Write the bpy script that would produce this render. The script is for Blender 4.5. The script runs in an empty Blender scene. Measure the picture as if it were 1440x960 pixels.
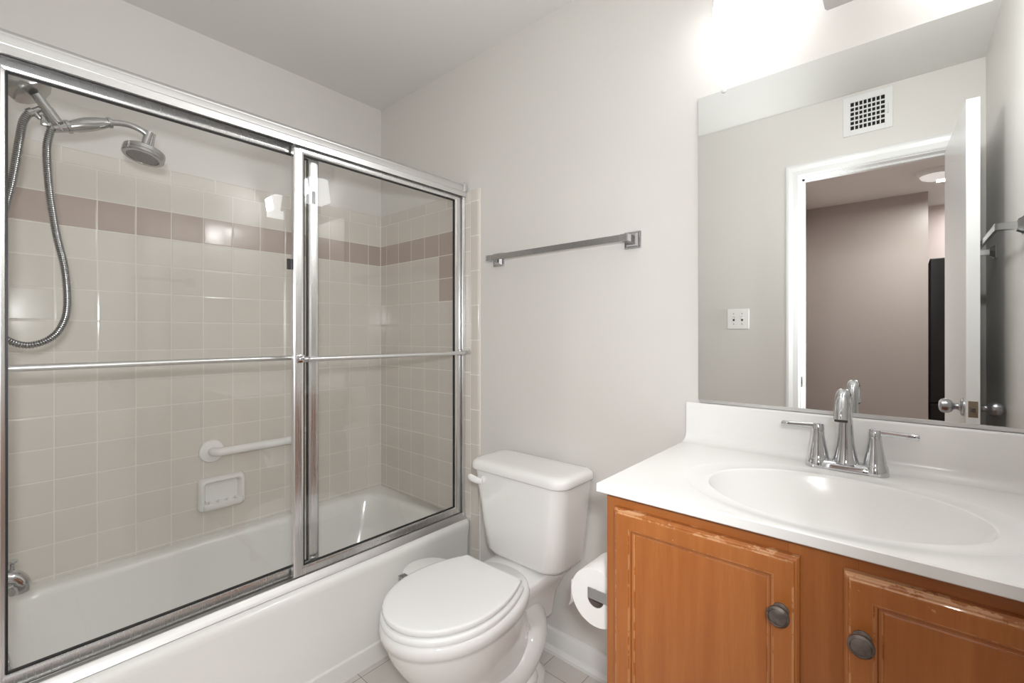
import bpy, bmesh, math, random
from mathutils import Vector, Matrix
random.seed(7)
S = bpy.context.scene
C = S.collection
PI = math.pi

# ------------------------------------------------------------------ camera, world, exposure
cam = bpy.data.cameras.new('camera')
cam_o = bpy.data.objects.new('camera', cam)
C.objects.link(cam_o)
cam_o.location = (2.184, -1.411, 1.206)
cam_o.rotation_euler = (PI/2, 0, math.radians(41.0))
cam.sensor_width = 36.0
cam.lens = 36.0*636.0/1440.0
cam.shift_y = -10.0/1440.0
cam.clip_start = 0.02
S.camera = cam_o
w = bpy.data.worlds.new('world')
S.world = w
w.use_nodes = True
w.node_tree.nodes['Background'].inputs[0].default_value = (0.8, 0.85, 0.9, 1)
w.node_tree.nodes['Background'].inputs[1].default_value = 0.3
S.view_settings.view_transform = 'Standard'
S.view_settings.look = 'None'
S.view_settings.gamma = 1.0
S.view_settings.use_curve_mapping = False
S.view_settings.exposure = 0.0
S.cycles.max_bounces = 14
S.cycles.diffuse_bounces = 8
S.cycles.glossy_bounces = 8
S.cycles.transmission_bounces = 8
S.cycles.transparent_max_bounces = 24
S.cycles.sample_clamp_indirect = 8.0
SHADE_POWER = 6.0      # opal glass shades that are on
SHADE_FRONT_W = 6.0           # area light added in front of each lit shade
HALL_W = 16.0
# the photographer's flash head, held by the camera and turned towards the tub (its burst shows in the photo's mirror)
fl = bpy.data.lights.new('camera_flash', 'SPOT'); fl.energy = FLASH_W = 58.0; fl.shadow_soft_size = 0.05; fl.color = (0.955, 0.985, 1.0)
fl.spot_size = math.radians(158); fl.spot_blend = 0.5
fl_o = bpy.data.objects.new('camera_flash', fl); C.objects.link(fl_o)
fl_o.location = (2.27, -1.455, 1.34)
fl_o.rotation_euler = (math.radians(88), 0, math.radians(82))

# ------------------------------------------------------------------ materials
def lin(c):
    c = c/255.0
    return c/12.92 if c <= 0.04045 else ((c+0.055)/1.055)**2.4
def rgb(r, g, b): return (lin(r), lin(g), lin(b), 1.0)

class N:
    """small node-graph helper"""
    def __init__(s, name):
        s.m = bpy.data.materials.new(name); s.m.use_nodes = True
        s.t = s.m.node_tree; s.b = s.t.nodes['Principled BSDF']; s.out = s.t.nodes['Material Output']
    def new(s, typ, **kw):
        n = s.t.nodes.new(typ)
        for k, v in kw.items(): setattr(n, k, v)
        return n
    def link(s, a, b): s.t.links.new(a, b)
    def put(s, sock, v):
        if hasattr(v, 'is_output'): s.link(v, sock)
        else: sock.default_value = v
    def math(s, op, a, b=0.0, c=None):
        n = s.new('ShaderNodeMath', operation=op)
        s.put(n.inputs[0], a); s.put(n.inputs[1], b)
        if c is not None: s.put(n.inputs[2], c)
        return n.outputs[0]
    def mix(s, f, a, b):
        n = s.new('ShaderNodeMix', data_type='RGBA')
        s.put(n.inputs[0], f); s.put(n.inputs[6], a); s.put(n.inputs[7], b)
        return n.outputs[2]
    def pos(s):
        g = s.new('ShaderNodeNewGeometry'); x = s.new('ShaderNodeSeparateXYZ')
        s.link(g.outputs['Position'], x.inputs[0])
        return g.outputs['Position'], x.outputs
    def noise(s, scale, detail=2.0, vec=None, stretch=None, rough=0.5):
        p = vec if vec is not None else s.pos()[0]
        if stretch:
            mp = s.new('ShaderNodeMapping'); s.link(p, mp.inputs[0]); mp.inputs['Scale'].default_value = stretch
            p = mp.outputs[0]
        n = s.new('ShaderNodeTexNoise'); s.link(p, n.inputs['Vector'])
        n.inputs['Scale'].default_value = scale; n.inputs['Detail'].default_value = detail
        n.inputs['Roughness'].default_value = rough
        return n.outputs[0]
    def ramp(s, f, stops):
        n = s.new('ShaderNodeValToRGB'); s.link(f, n.inputs[0])
        e = n.color_ramp.elements
        while len(e) < len(stops): e.new(0.5)
        for el, (p, c) in zip(e, stops):
            el.position = p; el.color = c
        return n.outputs[0]
    def bump(s, h, strength=0.1, dist=0.001, normal=None):
        n = s.new('ShaderNodeBump'); s.link(h, n.inputs['Height'])
        n.inputs['Strength'].default_value = strength; n.inputs['Distance'].default_value = dist
        if normal is not None: s.link(normal, n.inputs['Normal'])
        s.link(n.outputs[0], s.b.inputs['Normal']); return n.outputs[0]

def simple(name, col, rough=0.5, metal=0.0, coat=0.0, bump=None, spec=None):
    n = N(name)
    n.b.inputs['Base Color'].default_value = col
    n.b.inputs['Roughness'].default_value = rough
    n.b.inputs['Metallic'].default_value = metal
    n.b.inputs['Coat Weight'].default_value = coat
    if spec is not None: n.b.inputs['Specular IOR Level'].default_value = spec
    if bump:
        n.bump(n.noise(bump[0], 3.0), bump[1], bump[2])
    return n.m

def paint(name, col, rough=0.45, sc=180.0):
    n = N(name)
    f = n.noise(2.0, 2.0)
    c2 = tuple(v*0.965 for v in col[:3])+(1,)
    n.put(n.b.inputs['Base Color'], n.mix(f, col, c2))
    n.b.inputs['Roughness'].default_value = rough
    n.bump(n.noise(sc, 3.0), 0.12, 0.0008)
    return n.m

M = {}
M['wall_paint'] = paint('wall_paint', rgb(218, 215, 211), 0.42)
M['ceiling_paint'] = paint('ceiling_paint', rgb(224, 223, 220), 0.8)
M['white_trim'] = simple('white_trim', rgb(226, 226, 225), 0.3, coat=0.2)
M['hall_paint'] = paint('hall_taupe_paint', rgb(174, 167, 162), 0.35)
M['hall_light_paint'] = paint('hall_light_paint', rgb(226, 214, 210), 0.5)
M['ceramic'] = simple('white_ceramic', rgb(236, 235, 233), 0.08, coat=0.3)
M['tub'] = simple('tub_enamel', rgb(233, 232, 229), 0.16, coat=0.2)
M['plastic'] = simple('white_plastic', rgb(238, 237, 235), 0.25)
M['seat_plastic'] = simple('seat_plastic', rgb(238, 238, 237), 0.22)
M['marble'] = simple('cultured_marble', rgb(236, 235, 233), 0.2, coat=0.15)
M['chrome'] = simple('chrome', rgb(208, 209, 212), 0.05, 1.0)
M['chrome_soft'] = simple('satin_chrome', rgb(190, 190, 190), 0.22, 1.0)
M['nickel'] = simple('satin_nickel', rgb(176, 176, 180), 0.28, 1.0)
M['black'] = simple('black_rubber', rgb(22, 22, 23), 0.5)
M['gap'] = simple('dark_gap', rgb(60, 58, 56), 0.7)
M['vent_shade'] = simple('duct_shade_black', rgb(18, 19, 18), 0.8)
M['fridge'] = simple('black_gloss', rgb(14, 14, 15), 0.3, bump=(90.0, 0.3, 0.001))
M['paper'] = simple('toilet_paper', rgb(240, 238, 236), 0.9, bump=(250.0, 0.4, 0.0006))
M['core'] = simple('cardboard', rgb(112, 98, 92), 0.9)
M['bronze'] = (lambda n: (n.put(n.b.inputs['Base Color'], n.mix(n.noise(120.0, 4.0), rgb(84, 77, 72), rgb(150, 140, 134))),
               setattr(n.b.inputs['Roughness'], 'default_value', 0.38), setattr(n.b.inputs['Metallic'], 'default_value', 0.85), n.m)[-1])(N('aged_bronze'))
M['caulk'] = simple('white_caulk', rgb(238, 236, 232), 0.5)

def brushed(name, col, rough, stretch):
    n = N(name)
    f = n.noise(60.0, 3.0, stretch=stretch)
    n.put(n.b.inputs['Base Color'], n.mix(f, col, tuple(v*0.85 for v in col[:3])+(1,)))
    n.b.inputs['Metallic'].default_value = 1.0
    n.put(n.b.inputs['Roughness'], n.math('MULTIPLY_ADD', f, 0.12, rough-0.04))
    return n.m
M['alu'] = brushed('anodised_aluminium', rgb(238, 238, 238), 0.3, (1.0, 0.05, 6.0))
M['alu_v'] = brushed('anodised_aluminium_upright', rgb(238, 238, 238), 0.24, (6.0, 6.0, 0.05))
M['alu_sill_dimmed'] = brushed('aluminium_sill_dimmed', rgb(206, 204, 202), 0.42, (1.0, 0.05, 6.0))  # same aluminium as the frame, darkened where the flash made it too bright
M['hose'] = simple('ribbed_steel', rgb(170, 170, 170), 0.25, 1.0)

def glass_mat():
    n = N('clear_glass'); n.t.nodes.remove(n.b)
    tr = n.new('ShaderNodeBsdfTransparent'); tr.inputs[0].default_value = (0.985, 0.987, 0.984, 1)
    gl = n.new('ShaderNodeBsdfGlossy'); gl.inputs['Roughness'].default_value = 0.0
    fr = n.new('ShaderNodeFresnel'); ge = n.new('ShaderNodeNewGeometry')
    n.link(n.math('MULTIPLY_ADD', ge.outputs['Backfacing'], 1/1.5-1.5, 1.5), fr.inputs[0])   # same reflectance on both faces of the pane
    mx = n.new('ShaderNodeMixShader')
    n.link(fr.outputs[0], mx.inputs[0]); n.link(tr.outputs[0], mx.inputs[1]); n.link(gl.outputs[0], mx.inputs[2])
    n.link(mx.outputs[0], n.out.inputs[0])
    return n.m
M['glass'] = glass_mat()
M['mirror'] = simple('silvered_mirror', (0.86, 0.875, 0.865, 1), 0.0, 1.0)

def emit(name, col, st):
    n = N(name)
    n.b.inputs['Base Color'].default_value = (0.85, 0.85, 0.85, 1)
    n.b.inputs['Roughness'].default_value = 0.3
    n.b.inputs['Emission Color'].default_value = col
    n.b.inputs['Emission Strength'].default_value = st
    return n.m
M['shade_on'] = emit('opal_glass_lit', (0.98, 0.99, 1.0, 1), SHADE_POWER)
M['shade_off'] = simple('opal_glass_unlit', rgb(215, 212, 212), 0.25)
M['hall_lamp'] = emit('hall_lamp_glass', (1, 0.97, 0.95, 1), 0.45)

def tile_mat(name, ua, u0, z0, pitch_u, pitch_z, brown=None, col=rgb(219, 214, 206)):
    """glazed square tiles: ua = axis number of the horizontal direction; brown = function(n, iu, iz) giving a mask"""
    n = N(name)
    p, xyz = n.pos()
    u = n.math('DIVIDE', n.math('SUBTRACT', xyz[ua], u0), pitch_u)
    v = n.math('DIVIDE', n.math('SUBTRACT', xyz[2], z0), pitch_z)
    iu = n.math('FLOOR', u); iv = n.math('FLOOR', v)
    fu = n.math('ABSOLUTE', n.math('SUBTRACT', n.math('FRACT', u), 0.5))
    fv = n.math('ABSOLUTE', n.math('SUBTRACT', n.math('FRACT', v), 0.5))
    d = n.math('MAXIMUM', n.math('MULTIPLY', n.math('SUBTRACT', 0.5, fu), -pitch_u), n.math('MULTIPLY', n.math('SUBTRACT', 0.5, fv), -pitch_z))
    # d is minus the distance to the nearest joint
    mr = n.new('ShaderNodeMapRange'); n.link(d, mr.inputs[0]); mr.inputs[1].default_value = -0.0019; mr.inputs[2].default_value = -0.0011
    grout = mr.outputs[0]
    cv = n.new('ShaderNodeCombineXYZ'); n.link(iu, cv.inputs[0]); n.link(iv, cv.inputs[1])
    wn = n.new('ShaderNodeTexWhiteNoise', noise_dimensions='2D'); n.link(cv.outputs[0], wn.inputs['Vector'])
    base = n.mix(wn.outputs['Value'], col, tuple(x*0.955 for x in col[:3])+(1,))
    if brown is not None:
        base = n.mix(brown(n, iu, iv), base, n.mix(wn.outputs['Value'], rgb(183, 167, 158), rgb(174, 158, 149)))
    base = n.mix(grout, base, rgb(228, 224, 217))
    n.put(n.b.inputs['Base Color'], base)
    n.put(n.b.inputs['Roughness'], n.math('MULTIPLY_ADD', grout, 0.5, 0.13))
    # small random tilt of every tile
    geo = n.new('ShaderNodeNewGeometry')
    vs = n.new('ShaderNodeVectorMath', operation='SUBTRACT'); n.link(wn.outputs['Color'], vs.inputs[0]); vs.inputs[1].default_value = (0.5, 0.5, 0.5)
    sc = n.new('ShaderNodeVectorMath', operation='SCALE'); n.link(vs.outputs[0], sc.inputs[0]); sc.inputs['Scale'].default_value = 0.018
    ad = n.new('ShaderNodeVectorMath', operation='ADD'); n.link(geo.outputs['Normal'], ad.inputs[0]); n.link(sc.outputs[0], ad.inputs[1])
    no = n.new('ShaderNodeVectorMath', operation='NORMALIZE'); n.link(ad.outputs[0], no.inputs[0])
    mr2 = n.new('ShaderNodeMapRange'); n.link(d, mr2.inputs[0]); mr2.inputs[1].default_value = -0.005; mr2.inputs[2].default_value = -0.001
    mr2.inputs[3].default_value = 1.0; mr2.inputs[4].default_value = 0.0
    h = n.math('ADD', mr2.outputs[0], n.math('MULTIPLY', n.noise(14.0, 1.0), 0.25))
    n.bump(h, 0.5, 0.0010, no.outputs[0])
    return n.m
PT = 0.108
BR0 = 1.578          # bottom of the brown course
def band(n, iu, iv): return n.math('COMPARE', iv, 0.0, 0.1)
def band_b(n, iu, iv):     # the course to x = .609 and two more below it in the last column
    a = n.math('MULTIPLY', n.math('COMPARE', iv, 0.0, 0.1), n.math('LESS_THAN', iu, 0.5))
    b = n.math('MULTIPLY', n.math('COMPARE', iv, -1.5, 0.6), n.math('COMPARE', iu, 0.0, 0.1))
    return n.math('MAXIMUM', a, b)
M['tile_left'] = tile_mat('wall_tile_left', 1, -0.084, BR0, PT, PT, band)
M['tile_back'] = tile_mat('wall_tile_back', 0, 0.501, BR0, 0.109, PT, band_b, rgb(213, 206, 198))
M['tile_front'] = tile_mat('wall_tile_front', 0, 0.501, BR0, 0.109, PT, band)
M['bull_h_left'] = tile_mat('bullnose_left', 1, -0.035, BR0+2*PT, 0.1525, 0.3, None)
M['bull_h_back'] = tile_mat('bullnose_back', 0, 0.1, BR0+2*PT, 0.1525, 0.3, None, rgb(213, 206, 198))
M['bull_v'] = tile_mat('bullnose_upright', 0, 0.719, 1.643, 0.3, 0.154, None, rgb(208, 201, 193))
M['floor_tile'] = None
def floor_mat():
    n = N('floor_tile'); p, xyz = n.pos()
    u = n.math('DIVIDE', n.math('SUBTRACT', xyz[0], 1.19), 0.15)
    v = n.math('DIVIDE', n.math('SUBTRACT', xyz[1], -0.1085), 0.15)
    fu = n.math('ABSOLUTE', n.math('SUBTRACT', n.math('FRACT', u), 0.5))
    fv = n.math('ABSOLUTE', n.math('SUBTRACT', n.math('FRACT', v), 0.5))
    g = n.math('GREATER_THAN', n.math('MAXIMUM', fu, fv), 0.5-0.0075)
    cv = n.new('ShaderNodeCombineXYZ'); n.link(n.math('FLOOR', u), cv.inputs[0]); n.link(n.math('FLOOR', v), cv.inputs[1])
    wn = n.new('ShaderNodeTexWhiteNoise', noise_dimensions='2D'); n.link(cv.outputs[0], wn.inputs['Vector'])
    b = n.mix(wn.outputs['Value'], rgb(214, 208, 203), rgb(203, 197, 192))
    n.put(n.b.inputs['Base Color'], n.mix(g, b, rgb(132, 122, 114)))
    n.b.inputs['Roughness'].default_value = 0.3
    n.bump(n.math('SUBTRACT', 1.0, g), 0.3, 0.001)
    return n.m
M['floor_tile'] = floor_mat()

def wood_mat(name, dark=1.0, vertical=True, wear=None, box=None):
    n = N(name); p, xyz = n.pos()
    st = (14.0, 14.0, 0.7) if vertical else (0.7, 14.0, 14.0)
    f1 = n.noise(3.0, 4.0, stretch=st, rough=0.6)
    f2 = n.noise(3.4, 2.0, stretch=(1.5, 1.5, 0.8))
    f3 = n.noise(40.0, 3.0, stretch=st)
    def k(c): return tuple(v*dark for v in c[:3])+(1,)
    c = n.ramp(f1, [(0.25, k(rgb(171, 99, 44))), (0.55, k(rgb(188, 115, 56))), (0.8, k(rgb(199, 128, 66)))])
    c = n.mix(n.math('MULTIPLY', n.math('SUBTRACT', f2, 0.3), 0.8), c, k(rgb(164, 92, 42)))
    c = n.mix(n.math('MULTIPLY', f3, 0.45), c, k(rgb(146, 80, 36)))
    if wear is not None:
        # worn lacquer along the top edge of the doors, bare wood showing in ragged patches
        e = n.new('ShaderNodeMapRange'); n.link(xyz[2], e.inputs[0]); e.inputs[1].default_value = wear-0.012; e.inputs[2].default_value = wear-0.002
        ns = n.noise(26.0, 5.0, stretch=(1.0, 1.0, 2.0), rough=0.7)
        m = n.math('MULTIPLY', e.outputs[0], n.math('GREATER_THAN', ns, 0.52))
        sp = n.math('GREATER_THAN', n.noise(75.0, 2.0), 0.735)
        m = n.math('MAXIMUM', m, n.math('MULTIPLY', sp, 0.7))
        c = n.mix(n.math('MULTIPLY', m, 0.6), c, rgb(222, 176, 132))
    if box is not None:
        # lacquer rubbed off along the moulded edges, grime in the groove round the panel
        xa, xb, zb = box
        d = n.math('MINIMUM', n.math('MINIMUM', n.math('SUBTRACT', xyz[0], xa), n.math('SUBTRACT', xb, xyz[0])), n.math('SUBTRACT', zb, xyz[2]))
        rub = n.noise(30.0, 4.0, rough=0.65)
        for at, wd, th in ((0.0078, 0.0016, 0.50), (0.0370, 0.0011, 0.50), (0.0470, 0.0011, 0.47)):
            c = n.mix(n.math('MULTIPLY', n.math('MULTIPLY', n.math('COMPARE', d, at, wd), n.math('GREATER_THAN', rub, th)), 0.42), c, rgb(218, 168, 120))
        c = n.mix(n.math('MULTIPLY', n.math('COMPARE', d, 0.0415, 0.0012), 0.5), c, rgb(92, 46, 18))
        c = n.mix(n.math('MULTIPLY', n.math('COMPARE', d, 0.0488, 0.0009), 0.5), c, rgb(92, 46, 18))
    n.put(n.b.inputs['Base Color'], c)
    n.b.inputs['Roughness'].default_value = 0.36
    n.b.inputs['Coat Weight'].default_value = 0.12
    n.bump(f3, 0.1, 0.0006)
    return n.m
M['wood'] = wood_mat('maple_cabinet', 0.80)
M['wood_h'] = wood_mat('maple_cabinet_rail', 0.80, False)
M['wood_door_l'] = wood_mat('maple_door', 0.87, True, 0.84, (1.716, 2.053, 0.840))
M['wood_door_r'] = wood_mat('maple_door_right', 0.87, True, 0.84, (2.112, 2.449, 0.840))
M['wood_panel'] = wood_mat('maple_panel', 0.87, True)

# ------------------------------------------------------------------ mesh helpers (all in world coordinates)
def world_loc(o):
    v = Vector((0, 0, 0))
    while o is not None:
        v = v+Vector(o.location); o = o.parent
    return v
def tag(o, label=None, cat=None, group=None, kind=None):
    if label: o['label'] = label
    if cat: o['category'] = cat
    if group: o['group'] = group
    if kind: o['kind'] = kind
    return o
def thing(name, label, cat, loc, group=None):
    o = bpy.data.objects.new(name, None); o.empty_display_size = 0.05
    C.objects.link(o); o.location = loc
    return tag(o, label, cat, group)
def build(name, bm, mat, parent=None, smooth=False, world=True, loc=None):
    bmesh.ops.recalc_face_normals(bm, faces=bm.faces[:])
    off = world_loc(parent) if (parent is not None and world) else Vector((0, 0, 0))
    if parent is None and loc is not None: off = Vector(loc)
    if off.length: bmesh.ops.translate(bm, verts=bm.verts[:], vec=-off)
    me = bpy.data.meshes.new(name); bm.to_mesh(me); bm.free()
    me.materials.append(mat)
    if smooth:
        for p in me.polygons: p.use_smooth = True
        me.set_sharp_from_angle(angle=math.radians(38 if smooth is True else smooth))
    o = bpy.data.objects.new(name, me); C.objects.link(o)
    if parent is not None: o.parent = parent
    elif loc is not None: o.location = loc
    return o
def BM(): return bmesh.new()
def a_box(bm, x0, x1, y0, y1, z0, z1, bev=0.0, seg=2):
    r = bmesh.ops.create_cube(bm, size=1.0)
    vs = r['verts']
    for v in vs:
        v.co = Vector((x0+(v.co.x+.5)*(x1-x0), y0+(v.co.y+.5)*(y1-y0), z0+(v.co.z+.5)*(z1-z0)))
    if bev > 0:
        es = list({e for v in vs for e in v.link_edges})
        bmesh.ops.bevel(bm, geom=es, offset=bev, segments=seg, affect='EDGES', profile=0.5)
    return bm
def a_loft(bm, rings, cap0=True, cap1=True, closed=True):
    """rings: lists of equal length of Vectors"""
    R = [[bm.verts.new(p) for p in r] for r in rings]
    n = len(R[0])
    for a, b in zip(R[:-1], R[1:]):
        for i in range(n if closed else n-1):
            j = (i+1) % n
            bm.faces.new((a[i], a[j], b[j], b[i]))
    if cap0: bm.faces.new(R[0][::-1])
    if cap1: bm.faces.new(R[-1])
    return R
def a_lathe(bm, prof, base, axis, seg=32, cap0=True, cap1=True):
    """prof: (radius, distance along axis)"""
    ax = Vector(axis).normalized(); up = Vector((0, 0, 1)) if abs(ax.z) < 0.9 else Vector((1, 0, 0))
    e1 = ax.cross(up).normalized(); e2 = ax.cross(e1)
    b = Vector(base)
    rings = [[b+ax*h+e1*(r*math.cos(2*PI*i/seg))+e2*(r*math.sin(2*PI*i/seg)) for i in range(seg)] for r, h in prof]
    return a_loft(bm, rings, cap0, cap1)
def spline(pts, n=8):
    P = [Vector(p) for p in pts]; out = []
    for i in range(len(P)-1):
        p0 = P[max(i-1, 0)]; p1 = P[i]; p2 = P[i+1]; p3 = P[min(i+2, len(P)-1)]
        for k in range(n):
            t = k/n
            out.append(0.5*((2*p1)+(-p0+p2)*t+(2*p0-5*p1+4*p2-p3)*t*t+(-p0+3*p1-3*p2+p3)*t**3))
    out.append(P[-1]); return out
def a_tube(bm, pts, rad, seg=16, sx=1.0, caps=True, up=None):
    """tube along points; rad number or list; frames by parallel transport; sx squashes one cross axis"""
    P = [Vector(p) for p in pts]; n = len(P)
    R = rad if isinstance(rad, (list, tuple)) else [rad]*n
    T = [(P[min(i+1, n-1)]-P[max(i-1, 0)]).normalized() for i in range(n)]
    e = Vector(up) if up else (Vector((0, 0, 1)) if abs(T[0].z) < 0.9 else Vector((1, 0, 0)))
    e = (e-T[0]*e.dot(T[0])).normalized(); rings = []
    for i in range(n):
        e = (e-T[i]*e.dot(T[i])).normalized(); f = T[i].cross(e)
        rings.append([P[i]+e*(R[i]*math.cos(2*PI*k/seg))+f*(R[i]*sx*math.sin(2*PI*k/seg)) for k in range(seg)])
    return a_loft(bm, rings, caps, caps)
def rrect(x0, x1, y0, y1, z, r, k=6):
    """rounded rectangle ring in a horizontal plane; r number or 4 radii (x1y1, x0y1, x0y0, x1y0)"""
    rr = r if isinstance(r, (list, tuple)) else [r]*4
    out = []
    cs = [(x1, y1, 0), (x0, y1, 1), (x0, y0, 2), (x1, y0, 3)]
    for (cx, cy, q), q_r in zip(cs, rr):
        sx = -1 if cx == x1 else 1; sy = -1 if cy == y1 else 1
        ox, oy = cx+sx*q_r, cy+sy*q_r
        for i in range(k+1):
            a = q*PI/2+i/k*PI/2
            out.append(Vector((ox+q_r*math.cos(a), oy+q_r*math.sin(a), z)))
    return out
def struct(name, bm, mat, parent=None, **kw):
    o = build(name, bm, mat, parent, **kw)
    if parent is None: o['kind'] = 'structure'
    return o

# ------------------------------------------------------------------ the room shell
W, D, H = 2.455, 1.5, 2.44
OX0, OX1, OZ = 1.755, 2.36, 2.062        # door opening
struct('floor', a_box(BM(), 0, W, -D-0.11, 0, -0.05, 0), M['floor_tile'])
struct('ceiling', a_box(BM(), 0, W, -D, 0, H, H+0.05), M['ceiling_paint'])
struct('wall_left', a_box(BM(), -0.1, 0, -D-0.11, 0.1, -0.05, H+0.05), M['wall_paint'])
struct('wall_back', a_box(BM(), 0, W+0.1, 0, 0.1, -0.05, H+0.05), M['wall_paint'])
struct('wall_right', a_box(BM(), W, W+0.1, -D-0.11, 0, -0.05, H+0.05), M['wall_paint'])
bm = BM()
a_box(bm, 0, OX0-0.018, -D-0.11, -D, 0, H+0.05)
a_box(bm, OX1+0.018, W, -D-0.11, -D, 0, H+0.05)
a_box(bm, OX0-0.018, OX1+0.018, -D-0.11, -D, OZ+0.018, H+0.05)
struct('wall_front', bm, M['wall_paint'])

# tiled tub surround
TZ0, TZ1 = 0.37, BR0+2*PT
def slab(name, x0, x1, y0, y1, z0, z1, m): return struct(name, a_box(BM(), x0, x1, y0, y1, z0, z1), m)
slab('wall_left_tiles', 0, 0.008, -1.492, -0.008, TZ0, TZ1, M['tile_left'])
bm = BM(); a_box(bm, 0, 0.719, -0.008, 0, TZ0, TZ1); a_box(bm, 0.7175, 0.719, -0.008, 0, 0, TZ0)
struct('wall_back_tiles', bm, M['tile_back'])
slab('wall_front_tiles', 0, 0.75, -1.5, -1.492, TZ0, TZ1, M['tile_front'])
# bullnose caps: quarter-rounded outer edge
def bull(name, pr0, pr1, m):
    b = BM(); a_loft(b, [pr0, pr1]); return struct(name, b, m, smooth=True)
def capprof(a, z0, z1, f):      # section (depth a..0, height)
    return [f(0, z0), f(a, z0), f(a, z1-0.006), f(a*0.75, z1-0.002), f(a*0.35, z1), f(0, z1)]
bull('trim_1', capprof(0.0085, TZ1, 1.85, lambda d, z: Vector((d, -1.492, z))), capprof(0.0085, TZ1, 1.85, lambda d, z: Vector((d, 0, z))), M['bull_h_left'])
bull('trim_2', capprof(0.0085, TZ1, 1.85, lambda d, z: Vector((0.0, -d, z))), capprof(0.0085, TZ1, 1.85, lambda d, z: Vector((0.719, -d, z))), M['bull_h_back'])
def vprof(z): return [Vector((x, y, z)) for x, y in ((0.719, 0), (0.719, -0.0085), (0.760, -0.0085), (0.7655, -0.006), (0.7685, -0.003), (0.769, 0))]
bull('trim_3', vprof(0.0), vprof(1.85), M['bull_v'])
struct('trim_4', a_box(BM(), 0.769, 0.7745, -0.0022, 0, 0.0, 1.851, 0.0008), M['caulk'])
# caulk in the inner corner
struct('trim_5', a_box(BM(), 0.008, 0.0105, -0.0105, -0.008, TZ0, 1.85), M['caulk'])

# baseboards
def baseb(name, p):
    return p
def base_prof(x, s=1):
    return [Vector((x, y, z)) for y, z in ((0, 0), (-0.026, 0), (-0.026, 0.012), (-0.020, 0.02), (-0.0125, 0.023), (-0.0125, 0.078), (-0.010, 0.083), (-0.004, 0.086), (0, 0.086))]
bm = BM(); a_loft(bm, [base_prof(0.7745), base_prof(1.693)]); struct('baseboard_back', bm, M['white_trim'], smooth=30)
bm = BM(); a_box(bm, 0.72, 1.668, -D, -D+0.0125, 0, 0.085, 0.003); struct('baseboard_front', bm, M['white_trim'])

# door jamb and casing
bm = BM()
a_box(bm, OX0-0.018, OX0, -D-0.11, -D, 0, OZ+0.018); a_box(bm, OX1, OX1+0.018, -D-0.11, -D, 0, OZ+0.018)
a_box(bm, OX0, OX1, -D-0.11, -D, OZ, OZ+0.018)
a_box(bm, OX0, OX0+0.011, -D-0.075, -D-0.042, 0, OZ); a_box(bm, OX1-0.011, OX1, -D-0.075, -D-0.042, 0, OZ)
a_box(bm, OX0, OX1, -D-0.075, -D-0.042, OZ-0.011, OZ)
jamb = struct('trim_6', bm, M['white_trim'])
def casing(name, y, sgn):
    cw = 0.066; rv = 0.006
    x0, x1, zt = OX0-rv, OX1+rv, OZ+rv
    prof = [(0, 0), (0, 0.008), (0.006, 0.011), (0.03, 0.0125), (0.05, 0.016), (0.060, 0.016), (cw, 0.012), (cw, 0)]   # outward offset, thickness
    def ring(fx, fz): return [Vector((fx(o), y+sgn*t, fz(o))) for o, t in prof]
    b = BM()
    a_loft(b, [ring(lambda o: x0-o, lambda o: 0.0), ring(lambda o: x0-o, lambda o: zt+o),
               ring(lambda o: x1+o, lambda o: zt+o), ring(lambda o: x1+o, lambda o: 0.0)])
    return struct(name, b, M['white_trim'])
casing('trim_7', -D, 1)
casing('trim_8', -D-0.11, -1)
st = thing('strike_plate', 'small dark metal strike plate set in the left door jamb', 'strike plate', (OX0, -1.52, 0.947))
bm = BM(); a_box(bm, OX0-0.0005, OX0+0.0018, -1.536, -1.501, 0.918, 0.975, 0.0008); build('plate', bm, M['bronze'], st)
bm = BM(); a_box(bm, OX0+0.0016, OX0+0.0022, -1.528, -1.513, 0.934, 0.960); build('latch_hole_shade', bm, M['black'], st)  # black sheet on the plate, painted shade of the latch hole

# hall beyond the door
HY = -3.9
struct('floor_hall', a_box(BM(), 1.345, 3.3, -5.6, -D-0.11, -0.05, 0), simple('hall_carpet', rgb(150, 138, 126), 0.95, bump=(300.0, 0.6, 0.003)))
struct('ceiling_hall', a_box(BM(), 1.345, 3.3, -5.6, -D-0.11, H, H+0.05), M['ceiling_paint'])
struct('wall_hall_left', a_box(BM(), 1.345, 1.445, -5.6, -D-0.11, 0, H), M['hall_light_paint'])
struct('wall_hall_far', a_box(BM(), 1.445, 2.334, HY-0.12, HY, 0, H), M['hall_paint'])
struct('wall_hall_right', a_box(BM(), 3.2, 3.3, -5.6, -D-0.11, 0, H), M['hall_light_paint'])
struct('wall_hall_end', a_box(BM(), 1.445, 3.2, -5.6, -5.5, 0, H), M['hall_light_paint'])
struct('wall_hall_alcove', a_box(BM(), 2.334, 3.2, HY-0.75, HY-0.65, 0, H), M['hall_light_paint'])
struct('wall_hall_near', a_box(BM(), W, 3.2, -D-0.11, -D, 0, H+0.05), M['hall_light_paint'])

fr = thing('refrigerator', 'tall black refrigerator edge seen past the taupe hall wall', 'refrigerator', (2.75, HY-0.42, 0))
bm = BM(); a_box(bm, 2.345, 3.1, HY-0.6, HY-0.06, 0.03, 1.865, 0.008); build('body', bm, M['fridge'], fr)
bm = BM(); a_box(bm, 2.347, 3.098, HY-0.058, HY-0.018, 0.62, 1.86, 0.006); build('door', bm, M['fridge'], fr)
bm = BM(); a_box(bm, 2.347, 3.098, HY-0.058, HY-0.018, 0.06, 0.61, 0.006); build('freezer_drawer', bm, M['fridge'], fr)
for fx in (2.40, 3.04):
    for fy in (HY-0.54, HY-0.12):
        bm = BM(); a_lathe(bm, [(0.02, 0), (0.02, 0.032)], (fx, fy, 0), (0, 0, 1), 12); build('foot', bm, M['black'], fr)

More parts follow.
